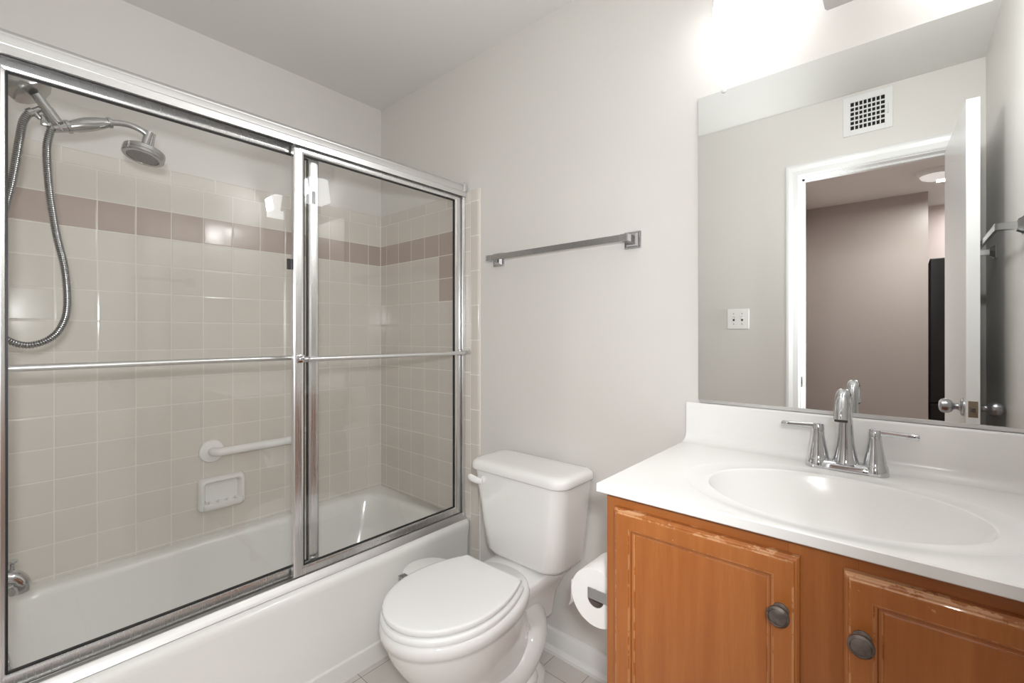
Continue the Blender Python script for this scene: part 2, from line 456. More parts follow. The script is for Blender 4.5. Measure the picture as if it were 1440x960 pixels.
hl = thing('hall_ceiling_light', 'round flush ceiling light in the hall beyond the doorway', 'ceiling light', (2.36, -3.28, H))
bm = BM(); a_lathe(bm, [(0.115, 0.0), (0.118, 0.012), (0.112, 0.03), (0.098, 0.036)], (2.36, -3.28, H), (0, 0, -1), 40); build('rim', bm, M['white_trim'], hl, True)
bm = BM(); a_lathe(bm, [(0.096, 0.034), (0.085, 0.052), (0.055, 0.066), (0.02, 0.072), (0.001, 0.073)], (2.36, -3.28, H), (0, 0, -1), 40); build('diffuser', bm, M['hall_lamp'], hl, True)
def light(kind, name, loc, power, size=0.1, rot=(0, 0, 0), col=(1, 1, 1), shape=None, sy=None):
    l = bpy.data.lights.new(name, kind); l.energy = power; l.color = col
    if kind == 'AREA':
        l.size = size
        if sy: l.shape = 'RECTANGLE'; l.size_y = sy
    else: l.shadow_soft_size = size
    o = bpy.data.objects.new(name, l); C.objects.link(o); o.location = loc; o.rotation_euler = rot
    return o
light('AREA', 'hall_lamp_light', (2.40, -3.28, H-0.078), HALL_W, 0.07, col=(1, 0.97, 0.94))
light('AREA', 'hall_far_area_light', (2.8, -4.3, H-0.03), HALL_W*0.6, 0.2, col=(1, 0.97, 0.96))  # area light below the far hall ceiling, without a fixture

# ------------------------------------------------------------------ bathtub
TX = 0.716; RZ = 0.378
tub = thing('bathtub', 'white enamelled bathtub in the tiled alcove behind the sliding glass door', 'bathtub', (0.36, -0.75, 0))
bm = BM()
x0, x1, y0, y1 = 0.0095, TX, -1.491, -0.0095
R = []
def ap(z, o=0.0, r=0.006): return rrect(x0, x1+o, y0, y1, z, [r, 0.002, 0.002, r], 6)
R.append(ap(0.0, 0.0)); R.append(ap(0.066, 0.0)); R.append(ap(0.070, -0.008)); R.append(ap(0.20, -0.010)); R.append(ap(0.30, -0.008))
R.append(ap(0.345, -0.001)); R.append(ap(0.360, 0.0)); R.append(ap(0.371, -0.004)); R.append(ap(0.377, -0.013)); R.append(ap(RZ+0.0005, -0.024))
def inr(z, i, r): return rrect(x0+0.052+i, TX-0.10-i*0.5, y0+0.075+i*1.6, y1-0.075-i*1.3, z, r, 6)
R.append(inr(RZ, -0.012, 0.10)); R.append(inr(RZ-0.002, -0.004, 0.105)); R.append(inr(RZ-0.010, 0.003, 0.11)); R.append(inr(RZ-0.03, 0.008, 0.115))
R.append(inr(0.25, 0.025, 0.13)); R.append(inr(0.14, 0.045, 0.15)); R.append(inr(0.09, 0.065, 0.16)); R.append(inr(0.065, 0.10, 0.15)); R.append(inr(0.058, 0.15, 0.08))
a_loft(bm, R, False, True)
build('tub_shell', bm, M['tub'], tub, 50)
bm = BM(); a_lathe(bm, [(0.0, 0), (0.03, 0.0005), (0.034, 0.003), (0.02, 0.004), (0.018, 0.001), (0.0005, 0.001)], (0.33, -1.18, 0.0585), (0, 0, 1), 24, False, False)
build('drain', bm, M['chrome'], tub, True)
bm = BM(); a_lathe(bm, [(0.036, 0), (0.036, 0.004), (0.03, 0.009), (0.004, 0.010)], (0.33, -1.381, 0.30), (0, 1, 0.12), 24); build('overflow_plate', bm, M['chrome'], tub, True)

# ------------------------------------------------------------------ sliding shower door
sd = thing('sliding_shower_door', 'aluminium framed bypass sliding glass shower door on the tub rim', 'shower door', (0.66, -0.75, RZ))
YA, YB = -1.4905, -0.0095
def extr_y(prof, ya, yb):
    b = BM(); a_loft(b, [[Vector((x, ya, z)) for x, z in prof], [Vector((x, yb, z)) for x, z in prof]]); return b
# header: rounded top channel, open below with dark tracks
hp = [(0.612, 1.824), (0.612, 1.868), (0.617, 1.880), (0.628, 1.886), (0.660, 1.8865), (0.672, 1.8845), (0.681, 1.880), (0.6875, 1.872), (0.691, 1.861), (0.6920, 1.8465),
      (0.6905, 1.8450), (0.6920, 1.8435), (0.6920, 1.824), (0.6890, 1.824), (0.6890, 1.870), (0.650, 1.872), (0.650, 1.838), (0.648, 1.838), (0.648, 1.872), (0.616, 1.872), (0.616, 1.824)]
build('header', extr_y(hp, YA, YB), M['alu'], sd, 30)
sp = [(0.612, RZ+0.0008), (0.612, RZ+0.018), (0.615, RZ+0.018), (0.615, RZ+0.006), (0.649, RZ+0.007), (0.649, RZ+0.020), (0.651, RZ+0.020), (0.651, RZ+0.008), (0.676, RZ+0.009),
      (0.676, RZ+0.024), (0.6785, RZ+0.0265), (0.681, RZ+0.0245), (0.692, RZ+0.006), (0.694, RZ+0.003), (0.694, RZ+0.0008)]
build('bottom_track', extr_y(sp, YA, YB), M['alu_sill_dimmed'], sd, 30)
for ya, yb in ((YB-0.010, YB), (YA, YA+0.010)):
    b = BM()
    a_box(b, 0.617, 0.6875, ya, yb, RZ+0.009, 1.8235, 0.0015)
    s = -1 if yb == YB else 1
    yy = ya if s < 0 else yb
    a_box(b, 0.681, 0.6875, min(yy, yy+s*0.006), max(yy, yy+s*0.006), RZ+0.03, 1.8235, 0.001)
    build('wall_jamb', b, M['alu_v'], sd)
for (yy) in (YB,):
    b = BM(); a_box(b, 0.6905, 0.696, -0.026, -0.0095, 1.846, 1.884, 0.002); a_box(b, 0.684, 0.69, -0.024, -0.010, 1.886, 1.889, 0.001)
    build('corner_cap', b, M['alu'], sd)
def panel(xc, ya, yb, z0, z1, nm, bar_side, lab):
    t = 0.0085; sw = 0.034
    b = BM()
    def fr_ring(i, x): return [Vector((x, ya+i, z0+i*0.9)), Vector((x, yb-i, z0+i*0.9)), Vector((x, yb-i, z1-i*0.9)), Vector((x, ya+i, z1-i*0.9))]
    # mitred frame: profile runs round the opening
    prof = [(0, -t), (0, t), (0.004, t+0.002), (0.010, t+0.0025), (sw-0.008, t+0.0015), (sw-0.002, t), (sw, t-0.003), (sw, -t+0.003), (sw-0.004, -t), (0, -t)]
    rings = [fr_ring(i, xc+x) for i, x in prof]
    vs = [[b.verts.new(p) for p in r] for r in rings[:-1]]
    for k in range(len(vs)):
        a, c = vs[k], vs[(k+1) % len(vs)]
        for i in range(4):
            j = (i+1) % 4; b.faces.new((a[i], a[j], c[j], c[i]))
    p = build('sliding_panel', b, M['alu_v'], sd)
    p['label'] = lab
    # gasket
    gk = BM()
    g0, g1 = sw, sw+0.0035
    for (a0, a1, c0, c1) in ((ya+g0, ya+g1, z0+g0*.9, z1-g0*.9), (yb-g1, yb-g0, z0+g0*.9, z1-g0*.9), (ya+g1, yb-g1, z0+g0*.9, z0+g1*.9), (ya+g1, yb-g1, z1-g1*.9, z1-g0*.9)):
        a_box(gk, xc-0.0055, xc+0.0055, a0, a1, c0, c1)
    build('gasket', gk, M['black'], p)
    gl = BM(); a_box(gl, xc-0.0022, xc+0.0022, ya+sw-0.002, yb-sw+0.002, z0+sw*.9-0.002, z1-sw*.9+0.002); build('glass_pane', gl, M['glass'], p)
    # towel bar across the panel
    s = bar_side; xb = xc+s*0.052; zb = 1.125
    yL, yR = ya+0.006, yb-0.004
    br = BM(); a_tube(br, [(xb, yL+0.008, zb), (xb, yR+(0.014 if s > 0 else -0.02), zb)], 0.0082, 14); build('towel_bar', br, M['alu'], p, True)
    for yk in (yL+0.016, yR-0.010):
        k = BM(); a_box(k, min(xc+s*t, xb), max(xc+s*t, xb), yk-0.009, yk+0.009, zb-0.0035, zb+0.0035, 0.0015); a_box(k, min(xc+s*t, xc+s*(t+.006)), max(xc+s*t, xc+s*(t+.006)), yk-0.013, yk+0.013, zb-0.013, zb+0.013, 0.002)
        a_lathe(k, [(0.0085, -0.010), (0.0095, -0.006), (0.0095, 0.006), (0.0085, 0.010)], (xb, yk, zb), (0, 1, 0), 16)
        build('bar_bracket', k, M['chrome'], p, True)
    return p
panel(0.663, -0.762, -0.0215, 0.4035, 1.8365, 'outer', 1, 'outer glass panel on the right with a towel bar facing the room')
panel(0.633, -1.424, -0.664, 0.399, 1.8375, 'inner', -1, 'inner glass panel on the left with its bar on the tub side')
b = BM(); a_box(b, 0.6435, 0.6475, -0.688, -0.676, 1.655, 1.70, 0.001); a_box(b, 0.650, 0.656, -0.775, -0.763, 1.42, 1.455, 0.001); build('bumper', b, M['black'], sd)

# ------------------------------------------------------------------ grab bar, soap dish
gb = thing('grab_bar', 'white tubular grab bar on the tiles above the soap dish', 'grab bar', (0.008, -0.63, 0.722))
path = spline([(0.012, -0.812, 0.722), (0.035, -0.810, 0.722), (0.052, -0.795, 0.722), (0.056, -0.77, 0.722)], 5)[:-1] + [Vector((0.056, -0.765, 0.722)), Vector((0.056, -0.48, 0.722))] + spline([(0.056, -0.47, 0.722), (0.052, -0.45, 0.722), (0.035, -0.434, 0.722), (0.012, -0.432, 0.722)], 5)
b = BM(); a_tube(b, path, 0.0178, 18); build('rail', b, M['plastic'], gb, True)
for yy in (-0.812, -0.432):
    b = BM(); a_lathe(b, [(0.046, 0.0), (0.0465, 0.006), (0.043, 0.011), (0.026, 0.0145), (0.019, 0.016)], (0.0082, yy, 0.722), (1, 0, 0), 36); build('flange', b, M['plastic'], gb, True)

so = thing('soap_dish', 'white ceramic soap dish with a recessed tray set in the tiles', 'soap dish', (0.008, -0.775, 0.48))
b = BM()
def sring(x, dy, dz, r, zo=0.0): return [Vector((x, v.x, v.y)) for v in rrect(-0.859+dy, -0.693-dy, 0.483+dz+zo, 0.611-dz, 0, r, 6)]
RR = [sring(0.0085, -0.004, -0.004, 0.020), sring(0.022, -0.004, -0.004, 0.020), sring(0.033, -0.001, -0.001, 0.020), sring(0.040, 0.005, 0.005, 0.018), sring(0.0415, 0.010, 0.009, 0.016), sring(0.039, 0.015, 0.013, 0.014, 0.004), sring(0.030, 0.019, 0.016, 0.014, 0.008), sring(0.011, 0.023, 0.019, 0.014, 0.010)]
a_loft(b, RR, True, True)
build('dish', b, M['ceramic'], so, 60)
b = BM()
tr = [[Vector((x, y, z)) for x, z in ((0.012, 0.488), (0.040, 0.484), (0.054, 0.490), (0.060, 0.502), (0.0595, 0.512), (0.054, 0.515), (0.046, 0.510), (0.030, 0.506), (0.012, 0.506))] for y in (-0.850, -0.846, -0.836, -0.716, -0.706, -0.702)]
for r_, f_ in ((tr[0], 0.55), (tr[1], 0.82), (tr[4], 0.82), (tr[5], 0.55)):
    for v in r_: v.x = 0.012+(v.x-0.012)*f_
a_loft(b, tr); build('tray_lip', b, M['ceramic'], so, 50)
for k in range(4):
    yk = -0.825+k*0.032
    b = BM(); a_tube(b, spline([(0.020, yk, 0.511), (0.034, yk, 0.5165), (0.046, yk, 0.518), (0.053, yk, 0.514)], 4), 0.0048, 8); build('ridge', b, M['ceramic'], so, True)

# ------------------------------------------------------------------ shower set and spout
SX = 0.36
sh = thing('hand_shower', 'satin chrome hand shower with ribbed metal hose hanging in the tub alcove', 'shower', (SX, -1.492, 1.93))
b = BM(); a_lathe(b, [(0.030, 0), (0.028, 0.004), (0.014, 0.009)], (SX, -1.4915, 1.965), (0, 1, 0), 24)
a_tube(b, spline([(SX, -1.488, 1.965), (SX, -1.45, 1.963), (SX, -1.415, 1.945), (SX, -1.375, 1.915)], 6), 0.0105, 14)
build('shower_arm', b, M['chrome_soft'], sh, True)
dv = Vector((0, 0.62, -0.78)).normalized()
c0 = Vector((SX, -1.349, 1.889))
b = BM()     # wide ribbed diverter body, tilted
seg = 48; prof = [(0.012, -0.046), (0.024, -0.040), (0.040, -0.032), (0.046, -0.022), (0.049, 0.000), (0.048, 0.004), (0.0475, 0.018), (0.043, 0.024), (0.014, 0.026)]
ax = Vector((0.25, 0.60, -0.75)).normalized(); e1 = ax.cross(Vector((1, 0, 0))).normalized(); e2 = ax.cross(e1)
rg = []
for r_, h_ in prof:
    rg.append([c0+ax*h_+e1*((r_+(0.0012 if (i % 4) < 2 and 0.03 < r_ else 0))*math.cos(2*PI*i/seg))+e2*((r_+(0.0012 if (i % 4) < 2 and 0.03 < r_ else 0))*math.sin(2*PI*i/seg)) for i in range(seg)])
a_loft(b, rg); build('swivel_body', b, M['chrome_soft'], sh, True)
b = BM()
p0 = Vector((SX+0.012, -1.330, 1.868)); p1 = Vector((SX+0.010, -1.289, 1.803))
a_tube(b, [p0, p0.lerp(p1, 0.5), p0.lerp(p1, 0.501), p1], [0.0125, 0.0125, 0.0145, 0.0145], 16)
a_box(b, SX-0.012, SX+0.004, -1.322, -1.300, 1.792, 1.822, 0.004)
a_tube(b, [p1, p1+(p1-p0).normalized()*0.02], 0.0045, 10)
build('holder_arm', b, M['chrome_soft'], sh, True)
b = BM(); a_tube(b, [(SX, -1.322, 1.836), (SX, -1.336, 1.823), (SX, -1.3361, 1.8229), (SX, -1.345, 1.815)], [0.008, 0.008, 0.0115, 0.0115], 14)
a_lathe(b, [(0.006, -0.012), (0.0075, 0), (0.006, 0.012)], (SX, -1.330, 1.817), (0, 0.7, -0.7), 12)
build('hose_outlet', b, M['chrome_soft'], sh, True)
b = BM()
pts = [(-1.296, 1.792), (-1.270, 1.803), (-1.2695, 1.8035), (-1.262, 1.807), (-1.2615, 1.807), (-1.245, 1.815), (-1.225, 1.826), (-1.200, 1.838), (-1.180, 1.847), (-1.1795, 1.8475), (-1.172, 1.850), (-1.1715, 1.850)]
rad = [0.0135, 0.0145, 0.0185, 0.0185, 0.0150, 0.0185, 0.0200, 0.0180, 0.0135, 0.0160, 0.0160, 0.0095]
a_tube(b, [(SX, y, z) for y, z in pts], rad, 20)
a_tube(b, spline([(SX, -1.172, 1.850), (SX, -1.150, 1.856), (SX, -1.122, 1.857), (SX, -1.098, 1.850), (SX, -1.083, 1.838)], 6), [0.0092]*25, 14)
build('handle', b, M['chrome_soft'], sh, True)
hc = Vector((SX, -1.093, 1.782)); ha = Vector((0.10, -0.22, -1)).normalized()
b = BM(); a_tube(b, [(SX, -1.081, 1.853), (SX, -1.090, 1.815), hc-ha*0.014], [0.011, 0.0108, 0.0135], 14)
a_tube(b, [(SX, -1.066, 1.850), (SX, -1.074, 1.800)], 0.0036, 8)
a_lathe(b, [(0.010, -0.018), (0.035, -0.013), (0.050, -0.010), (0.0545, -0.006), (0.0545, 0.005), (0.0532, 0.0065), (0.0532, 0.0075), (0.0545, 0.009), (0.0545, 0.015), (0.051, 0.0180), (0.042, 0.0180), (0.041, 0.0145)], hc, ha, 44)
hd = build('shower_head', b, M['chrome_soft'], sh, True)
b = BM(); a_lathe(b, [(0.0415, 0.0130), (0.040, 0.0172), (0.0005, 0.0185)], hc, ha, 36)
e1 = ha.cross(Vector((1, 0, 0))).normalized(); e2 = ha.cross(e1)
for rr_, nn in ((0.011, 6), (0.023, 12), (0.034, 18)):
    for i in range(nn):
        a = 2*PI*i/nn; a_lathe(b, [(0.0014, 0.016), (0.001, 0.0195)], hc+e1*rr_*math.cos(a)+e2*rr_*math.sin(a), ha, 6)
build('spray_face', b, simple('spray_rubber', rgb(120, 116, 112), 0.5), hd, True)
# ribbed hose
hpts = [(SX, -1.300, 1.789), (SX-0.004, -1.306, 1.76), (SX-0.008, -1.309, 1.715), (SX-0.01, -1.303, 1.608), (SX-0.01, -1.289, 1.49), (SX-0.01, -1.273, 1.40), (SX-0.01, -1.267, 1.309), (SX-0.01, -1.273, 1.247), (SX-0.01, -1.297, 1.199),
        (SX-0.006, -1.342, 1.176), (SX, -1.384, 1.192), (SX+0.006, -1.415, 1.24), (SX+0.008, -1.420, 1.34), (SX+0.006, -1.402, 1.47), (SX+0.003, -1.383, 1.57), (SX, -1.371, 1.65), (SX, -1.361, 1.74), (SX, -1.354, 1.79), (SX, -1.343, 1.817)]
sp_ = spline(hpts, 40)
L = [0.0]
for a, c in zip(sp_[:-1], sp_[1:]): L.append(L[-1]+(c-a).length)
step = 0.0019; hp_, hr_ = [], []
i = 0; d = 0.0; k = 0
while d < L[-1]:
    while L[i+1] < d: i += 1
    t = (d-L[i])/max(L[i+1]-L[i], 1e-9)
    hp_.append(sp_[i].lerp(sp_[i+1], t)); hr_.append(0.0098 if k % 3 else 0.0074); k += 1; d += step
b = BM(); a_tube(b, hp_, hr_, 12); build('hose', b, M['hose'], sh, True)

tsp = thing('tub_spout', 'chrome tub spout with a diverter knob on top at the far left', 'spout', (SX, -1.492, 0.53))
b = BM()
sp2 = [(SX, -1.4915, 0.549), (SX, -1.46, 0.550), (SX, -1.42, 0.551), (SX, -1.380, 0.545), (SX, -1.364, 0.528), (SX, -1.360, 0.503)]
a_tube(b, spline(sp2, 5), [0.030, 0.030, 0.029, 0.029, 0.028, 0.027, 0.0265, 0.026, 0.026, 0.026, 0.026, 0.026, 0.026, 0.0255, 0.025, 0.025, 0.025, 0.0245, 0.024, 0.024, 0.024, 0.0235, 0.023, 0.0225, 0.022, 0.021][:26], 20, 0.85)
build('spout_body', b, M['chrome'], tsp, True)
b = BM(); a_lathe(b, [(0.0055, 0), (0.0045, 0.014), (0.0055, 0.017), (0.0125, 0.021), (0.0130, 0.0245), (0.009, 0.028), (0.001, 0.029)], (SX, -1.374, 0.567), (0, -0.05, 1), 20)
build('diverter_knob', b, M['chrome'], tsp, True)

# ------------------------------------------------------------------ toilet
TC = 1.145
to = thing('toilet', 'white two-piece toilet with closed lid beside the tub', 'toilet', (TC, -0.42, 0))
def egg(z, hw, yb, yf, ym=None, cb=0.9, n=48, back_hw=None):
    """egg ring: widest hw at ym, front yf rounded, back yb squarer"""
    if ym is None: ym = yb+(yf-yb)*0.48
    out = []
    for i in range(n):
        a = 2*PI*i/n
        s, c = math.sin(a), math.cos(a)       # c>0 back (towards wall)
        if c <= 0:
            out.append(Vector((TC+hw*s, ym+(yf-ym)*(-c), z)))
        else:
            e = cb
            ss = math.copysign(abs(s)**e, s); cc = abs(c)**e
            out.append(Vector((TC+hw*ss, ym+(yb-ym)*cc, z)))
    return out
b = BM()
R = [egg(0.0, 0.108, -0.10, -0.60, -0.38, 0.55), egg(0.018, 0.106, -0.10, -0.60, -0.38, 0.55), egg(0.03, 0.096, -0.11, -0.585, -0.38, 0.6), egg(0.09, 0.088, -0.13, -0.565, -0.40, 0.7),
     egg(0.15, 0.096, -0.15, -0.58, -0.43, 0.8), egg(0.20, 0.118, -0.17, -0.62, -0.45, 0.9), egg(0.25, 0.143, -0.19, -0.66, -0.47), egg(0.30, 0.163, -0.21, -0.69, -0.48), egg(0.340, 0.173, -0.22, -0.705, -0.485),
     egg(0.352, 0.175, -0.22, -0.708, -0.485), egg(0.356, 0.181, -0.215, -0.715, -0.485), egg(0.375, 0.184, -0.21, -0.718, -0.485), egg(0.388, 0.181, -0.215, -0.715, -0.485), egg(0.393, 0.172, -0.22, -0.706, -0.485)]
a_loft(b, R)
# deck under the tank
R = [rrect(TC-0.075, TC+0.075, -0.30, -0.05, 0.20, 0.04), rrect(TC-0.085, TC+0.085, -0.31, -0.04, 0.28, 0.04), rrect(TC-0.110, TC+0.110, -0.32, -0.03, 0.335, 0.035), rrect(TC-0.116, TC+0.116, -0.33, -0.028, 0.350, 0.03),
     rrect(TC-0.118, TC+0.118, -0.33, -0.028, 0.376, 0.03), rrect(TC-0.112, TC+0.112, -0.325, -0.032, 0.384, 0.027)]
a_loft(b, R)
# trapway bulges on both sides and bolt lobes of the foot
for s in (1, -1):
    tp_ = spline([(TC+s*0.04, -0.27, 0.30), (TC+s*0.05, -0.21, 0.27), (TC+s*0.055, -0.165, 0.215), (TC+s*0.06, -0.175, 0.15), (TC+s*0.065, -0.24, 0.10), (TC+s*0.066, -0.32, 0.085), (TC+s*0.055, -0.42, 0.11), (TC+s*0.04, -0.50, 0.15)], 6)
    a_tube(b, tp_, [0.043+0.004*math.sin(i/len(tp_)*PI) for i in range(len(tp_))], 18)
    a_tube(b, spline([(TC+s*0.07, -0.20, 0.05), (TC+s*0.085, -0.25, 0.048), (TC+s*0.085, -0.31, 0.03)], 5), [0.026, 0.03, 0.032, 0.034, 0.036, 0.037, 0.037, 0.036, 0.034, 0.03, 0.026], 16)
build('bowl', b, M['ceramic'], to, 60)
for s in (1, -1):
    b = BM(); a_lathe(b, [(0.0165, 0), (0.0165, 0.008), (0.013, 0.016), (0.006, 0.020), (0.001, 0.021)], (TC+s*0.098, -0.30, 0.052), (0, 0, 1), 20); build('bolt_cap', b, M['plastic'], to, True)
# seat and lid
def lidring(z, o, n=24):
    """outline of lid: straight back, diverging sides, round front; o = outward offset"""
    hw, ym, yf, yb, hb = 0.172+o, -0.50, -0.710-o, -0.312+o, 0.124+o
    pts = []
    for i in range(n+1):
        a = i/n*PI        # front arc from right side to left side
        pts.append(Vector((TC+hw*math.cos(a), ym+(yf-ym)*math.sin(a), z)))
    left = []
    m = 10
    for i in range(1, m+1):
        t = i/m
        x = hw-(hw-hb)*(t**2.0); y = ym+(yb-ym)*t
        left.append((x, y))
    for x, y in left: pts.append(Vector((TC-x, y, z)))
    for x, y in left[::-1]: pts.append(Vector((TC+x, y, z)))
    return pts
b = BM(); a_loft(b, [lidring(0.3935, 0.000), lidring(0.3955, 0.004), lidring(0.405, 0.006), lidring(0.411, 0.003), lidring(0.4125, -0.002)]); build('seat', b, M['seat_plastic'], to, 50)
b = BM(); a_loft(b, [lidring(0.4150, -0.006), lidring(0.4170, -0.0025), lidring(0.424, 0.0), lidring(0.4312, -0.0008), lidring(0.4328, -0.0025), lidring(0.4336, -0.010), lidring(0.4338, -0.06)]); build('lid', b, M['seat_plastic'], to, 50)
for s in (1, -1):
    b = BM(); a_lathe(b, [(0.020, 0), (0.020, 0.012), (0.017, 0.0165), (0.001, 0.018)], (TC+s*0.078, -0.285, 0.3845), (0, 0, 1), 20)
    a_box(b, TC+s*0.078-0.017, TC+s*0.078+0.017, -0.318, -0.285, 0.392, 0.412, 0.004)
    hg = build('hinge', b, M['seat_plastic'], to, True)
    k = BM(); a_lathe(k, [(0.004, 0), (0.0038, 0.001)], (TC+s*0.078+0.008, -0.280, 0.402), (0, 0, 1), 10); build('screw', k, M['gap'], hg)
# tank
b = BM()
def tk(z, hw, yf, r, yb=-0.022): return rrect(TC-hw, TC+hw, yf, yb, z, [0.015, 0.015, r, r], 8)
a_loft(b, [tk(0.386, 0.10, -0.155, 0.05, -0.05), tk(0.3885, 0.145, -0.180, 0.062, -0.030), tk(0.396, 0.163, -0.190, 0.064), tk(0.412, 0.172, -0.197, 0.062), tk(0.50, 0.184, -0.203, 0.056), tk(0.60, 0.197, -0.209, 0.05), tk(0.698, 0.208, -0.214, 0.045), tk(0.700, 0.200, -0.21, 0.045)])
build('tank', b, M['ceramic'], to, 50)
b = BM()
def tl(z, o, r=0.05): return rrect(TC-0.219-o, TC+0.219+o, -0.226-o, -0.014+min(o, 0), z, [0.03, 0.03, r, r], 8)
a_loft(b, [tl(0.7005, -0.010), tl(0.7015, -0.001), tl(0.706, 0.001), tl(0.722, 0.000), tl(0.730, -0.004), tl(0.7355, -0.012), tl(0.7375, -0.024), tl(0.738, -0.05)])
build('tank_lid', b, M['ceramic'], to, 60)
b = BM(); a_lathe(b, [(0.014, 0), (0.0135, 0.006), (0.008, 0.010)], (TC-0.145, -0.2105, 0.668), (0, -1, 0), 20)
a_tube(b, spline([(TC-0.138, -0.226, 0.664), (TC-0.160, -0.231, 0.666), (TC-0.185, -0.233, 0.670), (TC-0.205, -0.232, 0.674)], 5), [0.009, 0.010, 0.0105, 0.011, 0.0115, 0.012, 0.0125, 0.013, 0.013, 0.013, 0.0125, 0.012, 0.011, 0.009, 0.006, 0.002], 16, 0.55, up=(0, 0, 1))
build('flush_lever', b, M['plastic'], to, True)
b = BM(); a_tube(b, spline([(TC-0.135, -0.11, 0.386), (TC-0.14, -0.10, 0.33), (TC-0.185, -0.07, 0.24), (TC-0.20, -0.05, 0.19), (TC-0.20, -0.035, 0.165)], 6), 0.006, 10)
a_lathe(b, [(0.020, 0), (0.019, 0.004), (0.008, 0.006), (0.008, 0.03)], (TC-0.20, -0.0005, 0.165), (0, -1, 0), 18)
a_lathe(b, [(0.011, -0.012), (0.011, 0.028)], (TC-0.20, -0.035, 0.150), (0, 0, 1), 14)
build('supply_line', b, M['chrome_soft'], to, True)

# bin between tub and toilet
bn = thing('waste_bin', 'small white lidded bin with a chrome hinge squeezed between tub and toilet', 'bin', (0.855, -0.40, 0))
BX, BY, BRr, BZ = 0.868, -0.360, 0.098, 0.345
b = BM(); a_lathe(b, [(0.078, 0), (0.082, 0.004), (BRr-0.006, BZ-0.03), (BRr-0.006, BZ-0.026)], (BX, BY, 0), (0, 0, 1), 40); build('body', b, M['plastic'], bn, True)
b = BM(); a_lathe(b, [(BRr-0.002, BZ-0.026), (BRr, BZ-0.022), (BRr, BZ-0.008), (BRr-0.004, BZ-0.002), (BRr-0.012, BZ), (0.03, BZ+0.004), (0.001, BZ+0.005)], (BX, BY, 0), (0, 0, 1), 40); build('lid', b, M['plastic'], bn, True)
b = BM(); a_box(b, BX-0.046, BX-0.012, BY-BRr-0.006, BY-BRr+0.022, BZ-0.016, BZ+0.004, 0.003)
a_box(b, BX-0.040, BX-0.030, BY-BRr-0.009, BY-BRr+0.008, BZ-0.012, BZ+0.006, 0.001); a_box(b, BX-0.026, BX-0.018, BY-BRr-0.009, BY-BRr+0.008, BZ-0.012, BZ+0.006, 0.001)
build('hinge', b, M['chrome_soft'], bn, True)

# ------------------------------------------------------------------ vanity
VX0, VX1, VF = 1.693, 2.4545, -0.530
va = thing('vanity_cabinet', 'worn orange-brown maple vanity cabinet under the white sink top', 'cabinet', (2.07, -0.27, 0))
b = BM()
a_box(b, VX0, VX0+0.016, VF+0.018, -0.001, 0.0, 0.8645)
a_box(b, VX1-0.016, VX1, VF+0.018, -0.001, 0.0, 0.8645)
a_box(b, VX0+0.016, VX1-0.016, VF+0.018, -0.001, 0.10, 0.116)
a_box(b, VX0+0.016, VX1-0.016, -0.012, -0.001, 0.116, 0.8645)
a_box(b, VX0+0.016, VX1-0.016, VF+0.07, VF+0.085, 0.0, 0.10)
build('body', b, M['wood'], va)
for xa, xb in ((VX0, VX0+0.045), (2.035, 2.13), (VX1-0.045, VX1)):
    b = BM(); a_box(b, xa, xb, VF, VF+0.018, 0.10, 0.8645, 0.001); build('stile', b, M['wood'], va)
for xa, xb in ((VX0+0.045, 2.035), (2.13, VX1-0.045)):
    for za, zb in ((0.815, 0.8645), (0.10, 0.145)):
        b = BM(); a_box(b, xa, xb, VF+0.0004, VF+0.018, za, zb); build('rail', b, M['wood_h'], va)
def vdoor(xa, xb, za, zb, kx, lab, dm):
    yb, yf = VF-0.0004, VF-0.0195
    def r(i, y): return [Vector((xa+i, y, za+i)), Vector((xb-i, y, za+i)), Vector((xb-i, y, zb-i)), Vector((xa+i, y, zb-i))]
    bb = BM()
    a_loft(bb, [r(0, yb), r(0, yf+0.0075), r(0.003, yf+0.0045), r(0.0055, yf+0.0035), r(0.007, yf+0.001), r(0.009, yf), r(0.0365, yf), r(0.0375, yf+0.0025), r(0.041, yf+0.003), r(0.042, yf+0.005), r(0.0465, yf+0.006), r(0.048, yf+0.0085)], True, False)
    o = build('door', bb, dm, va); o['label'] = lab
    p = BM(); 
    a_loft(p, [r(0.048, yf+0.012), r(0.048, yf+0.0085), r(0.0495, yf+0.0078)]); build('door_panel', p, M['wood_panel'], o)
    k = BM(); a_lathe(k, [(0.0125, -0.0003), (0.0125, 0.0025), (0.008, 0.004), (0.0065, 0.010), (0.0075, 0.014), (0.0155, 0.0185), (0.0170, 0.0215), (0.0168, 0.0245), (0.0135, 0.0275), (0.0125, 0.0262), (0.006, 0.0285), (0.0005, 0.029)], (kx, yf, 0.747), (0, -1, 0), 36)
    build('knob', k, M['bronze'], o, True)
vdoor(1.716, 2.053, 0.125, 0.840, 2.0275, 'left cabinet door, lacquer worn off its top edge', M['wood_door_l'])
vdoor(2.112, 2.449, 0.125, 0.840, 2.135, 'right cabinet door, chipped along its top edge', M['wood_door_r'])

